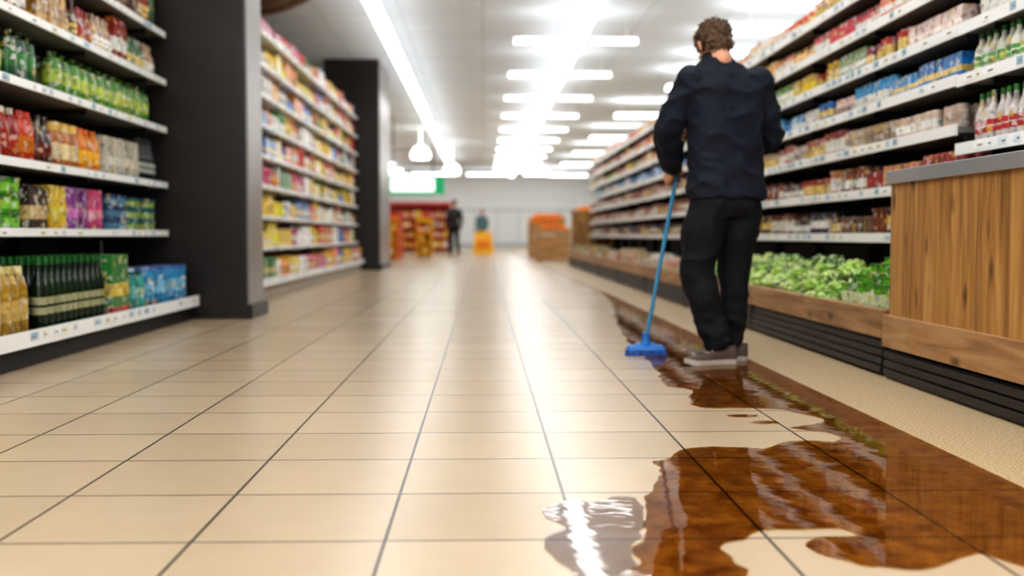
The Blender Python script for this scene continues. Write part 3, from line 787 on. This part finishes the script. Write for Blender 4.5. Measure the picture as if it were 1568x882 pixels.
chain(bm, [(0, -.02, -.03), (0, -.03, -.08), (0, -.04, -.12)], [.058, .054, .056])
remeshed('head', bm, .0042, 3, M_SKIN, man, None, HM)
bm = bmesh.new()
for s_ in (-1, 1): ell(bm, (s_*.031, .079, .0), (.0115, .0115, .0115))
remeshed('eyes', bm, .002, 0, pbr('eye', S(235, 232, 228), .2), man, None, HM)
bm = bmesh.new()
for s_ in (-1, 1):
    ell(bm, (s_*.031, .089, -.001), (.005, .0025, .005)); chain(bm, [(s_*.018, .092, .020), (s_*.044, .082, .023)], [.0035, .0028])
remeshed('irises_and_brows', bm, .0015, 0, M_HAIR, man, None, HM)
bm = bmesh.new()
ell(bm, (0, -.018, .048), (.088, .102, .085)); ell(bm, (0, -.055, -.010), (.074, .052, .074)); ell(bm, (0, .045, .078), (.055, .04, .035))
for s_ in (-1, 1): ell(bm, (s_*.070, .012, .028), (.014, .024, .035))
def hd(p, n): return .009*noise.noise(p*34)+.007*noise.noise(p*75)
hair = remeshed('hair', bm, .004, 2, M_HAIR, man, hd, HM)
lk = MB(); vs = hair.data.vertices
for i in random.sample(range(len(vs)), min(1100, len(vs))):
    v = vs[i]; n = v.normal.copy(); p = v.co.copy()
    t = (Vector((0, -.25, -1))+Vector((random.uniform(-.6, .6), random.uniform(-.6, .6), random.uniform(-.3, .6)))); t = (t-n*t.dot(n)).normalized()
    s_ = n.cross(t)*.0035; L = random.uniform(.018, .034)
    q = [p-n*.001, p+n*.007+t*L*.4, p+n*.007+t*L*.8, p+n*.004+t*L]
    b0 = len(lk.v)
    lk.v += [tuple(q[0]-s_), tuple(q[0]+s_), tuple(q[1]-s_), tuple(q[1]+s_), tuple(q[2]-s_*.6), tuple(q[2]+s_*.6), tuple(q[3])]
    for f in ((0, 1, 3, 2), (2, 3, 5, 4), (4, 5, 6)): lk.face(tuple(b0+k for k in f), (1, 1, 1, 1))
lk.build('hair_locks', [M_HAIR], parent=man, smooth=True)

# ---------------------------------------------------------------- background
def simple_person(name, X, Y, h, mtop, mleg, mhair, face=0):
    e = empty(name, (X, Y, 0)); R = Matrix.Rotation(face, 4, 'Z')@Matrix.Scale(h/1.75, 4)
    bm = bmesh.new()
    loft(bm, [(0, 0, .85, .17, .12), (0, 0, 1.1, .165, .115), (0, 0, 1.35, .2, .12), (0, 0, 1.44, .15, .09), (0, 0, 1.5, .06, .06)])
    for s_ in (-1, 1): chain(bm, [(s_*.18, 0, 1.4), (s_*.25, -.03, 1.12), (s_*.24, .1, .88)], [.065, .052, .038])
    remeshed('coat', bm, .015, 3, mtop, e, None, R)
    bm = bmesh.new()
    ell(bm, (0, 0, .88), (.165, .12, .12))
    chain(bm, [(-.09, 0, .86), (-.1, .06, .48), (-.1, -.02, .1)], [.09, .07, .052]); chain(bm, [(.09, 0, .86), (.1, .02, .48), (.1, -.12, .1)], [.09, .07, .052])
    for (x, yy) in ((-.1, 0), (.1, -.1)): ell(bm, (x, yy+.05, .04), (.045, .13, .04))
    remeshed('trousers_and_shoes', bm, .015, 2, mleg, e, None, R)
    bm = bmesh.new(); ell(bm, (0, .01, 1.63), (.074, .09, .11)); ell(bm, (0, .1, 1.61), (.012, .02, .02)); chain(bm, [(0, 0, 1.45), (0, 0, 1.56)], [.055, .05])
    for s_ in (-1, 1):
        ell(bm, (s_*.076, 0, 1.62), (.01, .018, .03)); ell(bm, (s_*.245, .13, .83), (.03, .035, .05))
        for k in range(4): chain(bm, [(s_*.245, .115+k*.014, .80), (s_*.24, .125+k*.014, .74)], [.009, .008])
    remeshed('head_and_hands', bm, .008, 1, M_SKIN, e, None, R)
    bm = bmesh.new(); ell(bm, (0, -.015, 1.665), (.083, .095, .085)); remeshed('hair', bm, .01, 1, mhair, e, lambda p, n: .006*noise.noise(p*30), R)
    return e
simple_person('customer', -.98, 36.5, 1.85, M_BLACK, M_TROU, M_HAIR, .3)
simple_person('customer', -.05, 38.6, 1.6, pbr('blue_grey_coat', S(90, 120, 130), .7), M_TROU, M_HAIR, 2.6)

mb = MB()
mb.box(-2.78, -1.08, 30, 30.18, 1.78, 2.30, W, 0); mb.box(-2.55, -1.35, 29.985, 30.0, 1.86, 2.22, W, 1)
for x in (-2.5, -1.4): mb.box(x, x+.03, 30.07, 30.1, 2.3, ZC, W, 2)
mb.build('hanging_lightbox_sign', [emis('green_light_panel', S(60, 180, 120), .7), emis('white_light_panel', (.9, 1, .95, 1), 1.6), M_BLACK])
def display(name, x0, x1, y0, y1, h, mframe, pal, levels):
    mb = MB(); mb.box(x0, x1, y1-.06, y1, 0, h, W, 0); mb.box(x0-.04, x0, y0, y1, 0, h, W, 0); mb.box(x1, x1+.04, y0, y1, 0, h, W, 0)
    mb.box(x0-.04, x1+.04, y0, y1, h, h+.12, W, 0)
    for z in levels: mb.box(x0, x1, y0, y1, z-.04, z, W, 0)
    ob = mb.build(name, [mframe])
    b = MB()
    for z in levels:
        x = x0+.1
        while x < x1-.1:
            w_ = random.uniform(.12, .2); KIND[random.choice(['bag', 'jar', 'carton', 'packet'])](b, x, y0+.15, z, w_, min(.3, random.uniform(.2, .3)), random.choice(pal), 8); x += w_*1.05
    o = b.build('stock', [M_LABEL]); o.parent = ob
    return ob
M_RED = pbr('red_laminate', S(206, 70, 60), .5)
M_ORG = pbr('orange_board', S(252, 130, 20), .5)
M_YEL = pbr('yellow_board', S(250, 180, 20), .5)
PR = pal3(S(224, 50, 40), S(246, 110, 30), S(240, 220, 200), S(250, 190, 40), S(246, 200, 60))
display('red_display_shelf', -4.4, -1.35, 43.5, 44.3, 1.85, M_RED, PR, [.15, .55, .95, 1.35])
display('red_display_shelf', -3.6, -2.35, 30.6, 31.2, 1.2, M_RED, PR, [.15, .5, .85])
display('orange_promotional_stand', -2.9, -2.35, 29.4, 29.8, 1.05, M_ORG, PR, [.1, .45, .75])
display('yellow_promotional_stand', -2.0, -1.6, 33.0, 33.5, 1.05, M_YEL, PR, [.1, .45, .75])
mb = MB()
for s_ in (-1, 1):
    n = len(mb.v); y_ = 37.0
    mb.v += [(-.36, y_+s_*.28, 0), (.36, y_+s_*.28, 0), (.28, y_+s_*.02, .75), (-.28, y_+s_*.02, .75), (-.36, y_+s_*.31, 0), (.36, y_+s_*.31, 0), (.28, y_+s_*.05, .75), (-.28, y_+s_*.05, .75)]
    for q in ((0, 1, 2, 3), (7, 6, 5, 4), (0, 4, 5, 1), (1, 5, 6, 2), (2, 6, 7, 3), (3, 7, 4, 0)): mb.face(tuple(n+k for k in q), W, 0)
mb.box(-.2, .2, 36.68, 36.695, .25, .45, W, 1)
mb.box(-.08, .08, 36.94, 37.06, .75, .8, W, 0)
mb.build('a_frame_floor_sign', [M_YEL, M_ORG])
def crate(x0, x1, y0, y1, h):
    e = MB(); n = int(h/.16)
    for k in range(n):
        z = .03+k*.16
        e.box(x0, x1, y0, y0+.02, z, z+.13, W); e.box(x0, x0+.02, y0+.02, y1, z, z+.13, W); e.box(x1-.02, x1, y0+.02, y1, z, z+.13, W); e.box(x0, x1, y1, y1+.02, z, z+.13, W)
    for (xx, yy) in ((x0+.02, y0+.02), (x1-.07, y0+.02), (x0+.02, y1-.05), (x1-.07, y1-.05)): e.box(xx, xx+.05, yy, yy+.05, 0, h, W)
    e.box(x0+.02, x1-.02, y0+.02, y1, h-.16, h-.13, W)
    ob = e.build('wooden_fruit_crate', [wood('pine', S(150, 104, 60), S(184, 138, 88), S(206, 166, 116), 'X')])
    f = MB()
    nx, ny = int((x1-x0)/.12), int((y1-y0)/.12)
    for lay in range(2):
        for i in range(lay, nx-lay):
            for j in range(lay, ny-lay):
                c = jit(S(252, 140, 30), .2); r = .055; zc = h-.08+lay*.09+random.uniform(0, .02)
                f.lathe(x0+.06+i*.12, y0+.07+j*.12, zc-r, [(r*.3, 0, c), (r*.8, r*.35, c), (r, r, c), (r*.8, r*1.65, c), (r*.3, r*2, c)], 8)
    o = f.build('oranges', [M_LABEL], smooth=True); o.parent = ob
crate(1.35, 2.2, 27.0, 28.0, .85); crate(1.3, 2.2, 30.5, 31.5, 1.1); crate(2.3, 3.0, 27.0, 28.0, 1.3); crate(1.5, 2.6, 34, 35, 1.25)
mb = MB(); mb.box(1.9, 2.85, 23.06, 23.14, 0, 1.1, W, 0); mb.box(1.88, 2.87, 23.05, 23.15, 1.1, 1.15, W, 0); mb.box(1.88, 2.87, 23.04, 23.16, 0, .12, W, 0)
mb.build('wooden_end_panel', [M_WOODV])

# ---------------------------------------------------------------- world + camera
w = bpy.data.worlds.new('World'); SC.world = w; w.use_nodes = True
w.node_tree.nodes['Background'].inputs[0].default_value = (.9, .95, 1, 1); w.node_tree.nodes['Background'].inputs[1].default_value = .3
cd = bpy.data.cameras.new('camera'); cam = bpy.data.objects.new('camera', cd); COL.objects.link(cam); SC.camera = cam
cam.location = (0, 0, .65); cd.sensor_width = 36; cd.lens = 37.9
cam.rotation_euler = Vector((44/1649, 1, -81/1649)).to_track_quat('-Z', 'Y').to_euler()
cd.clip_start = .05; cd.clip_end = 200
cd.dof.use_dof = True; cd.dof.focus_distance = 3.4; cd.dof.aperture_fstop = 1.6
SC.view_settings.view_transform = 'Standard'; SC.view_settings.look = 'Medium High Contrast'; SC.view_settings.exposure = 0.2
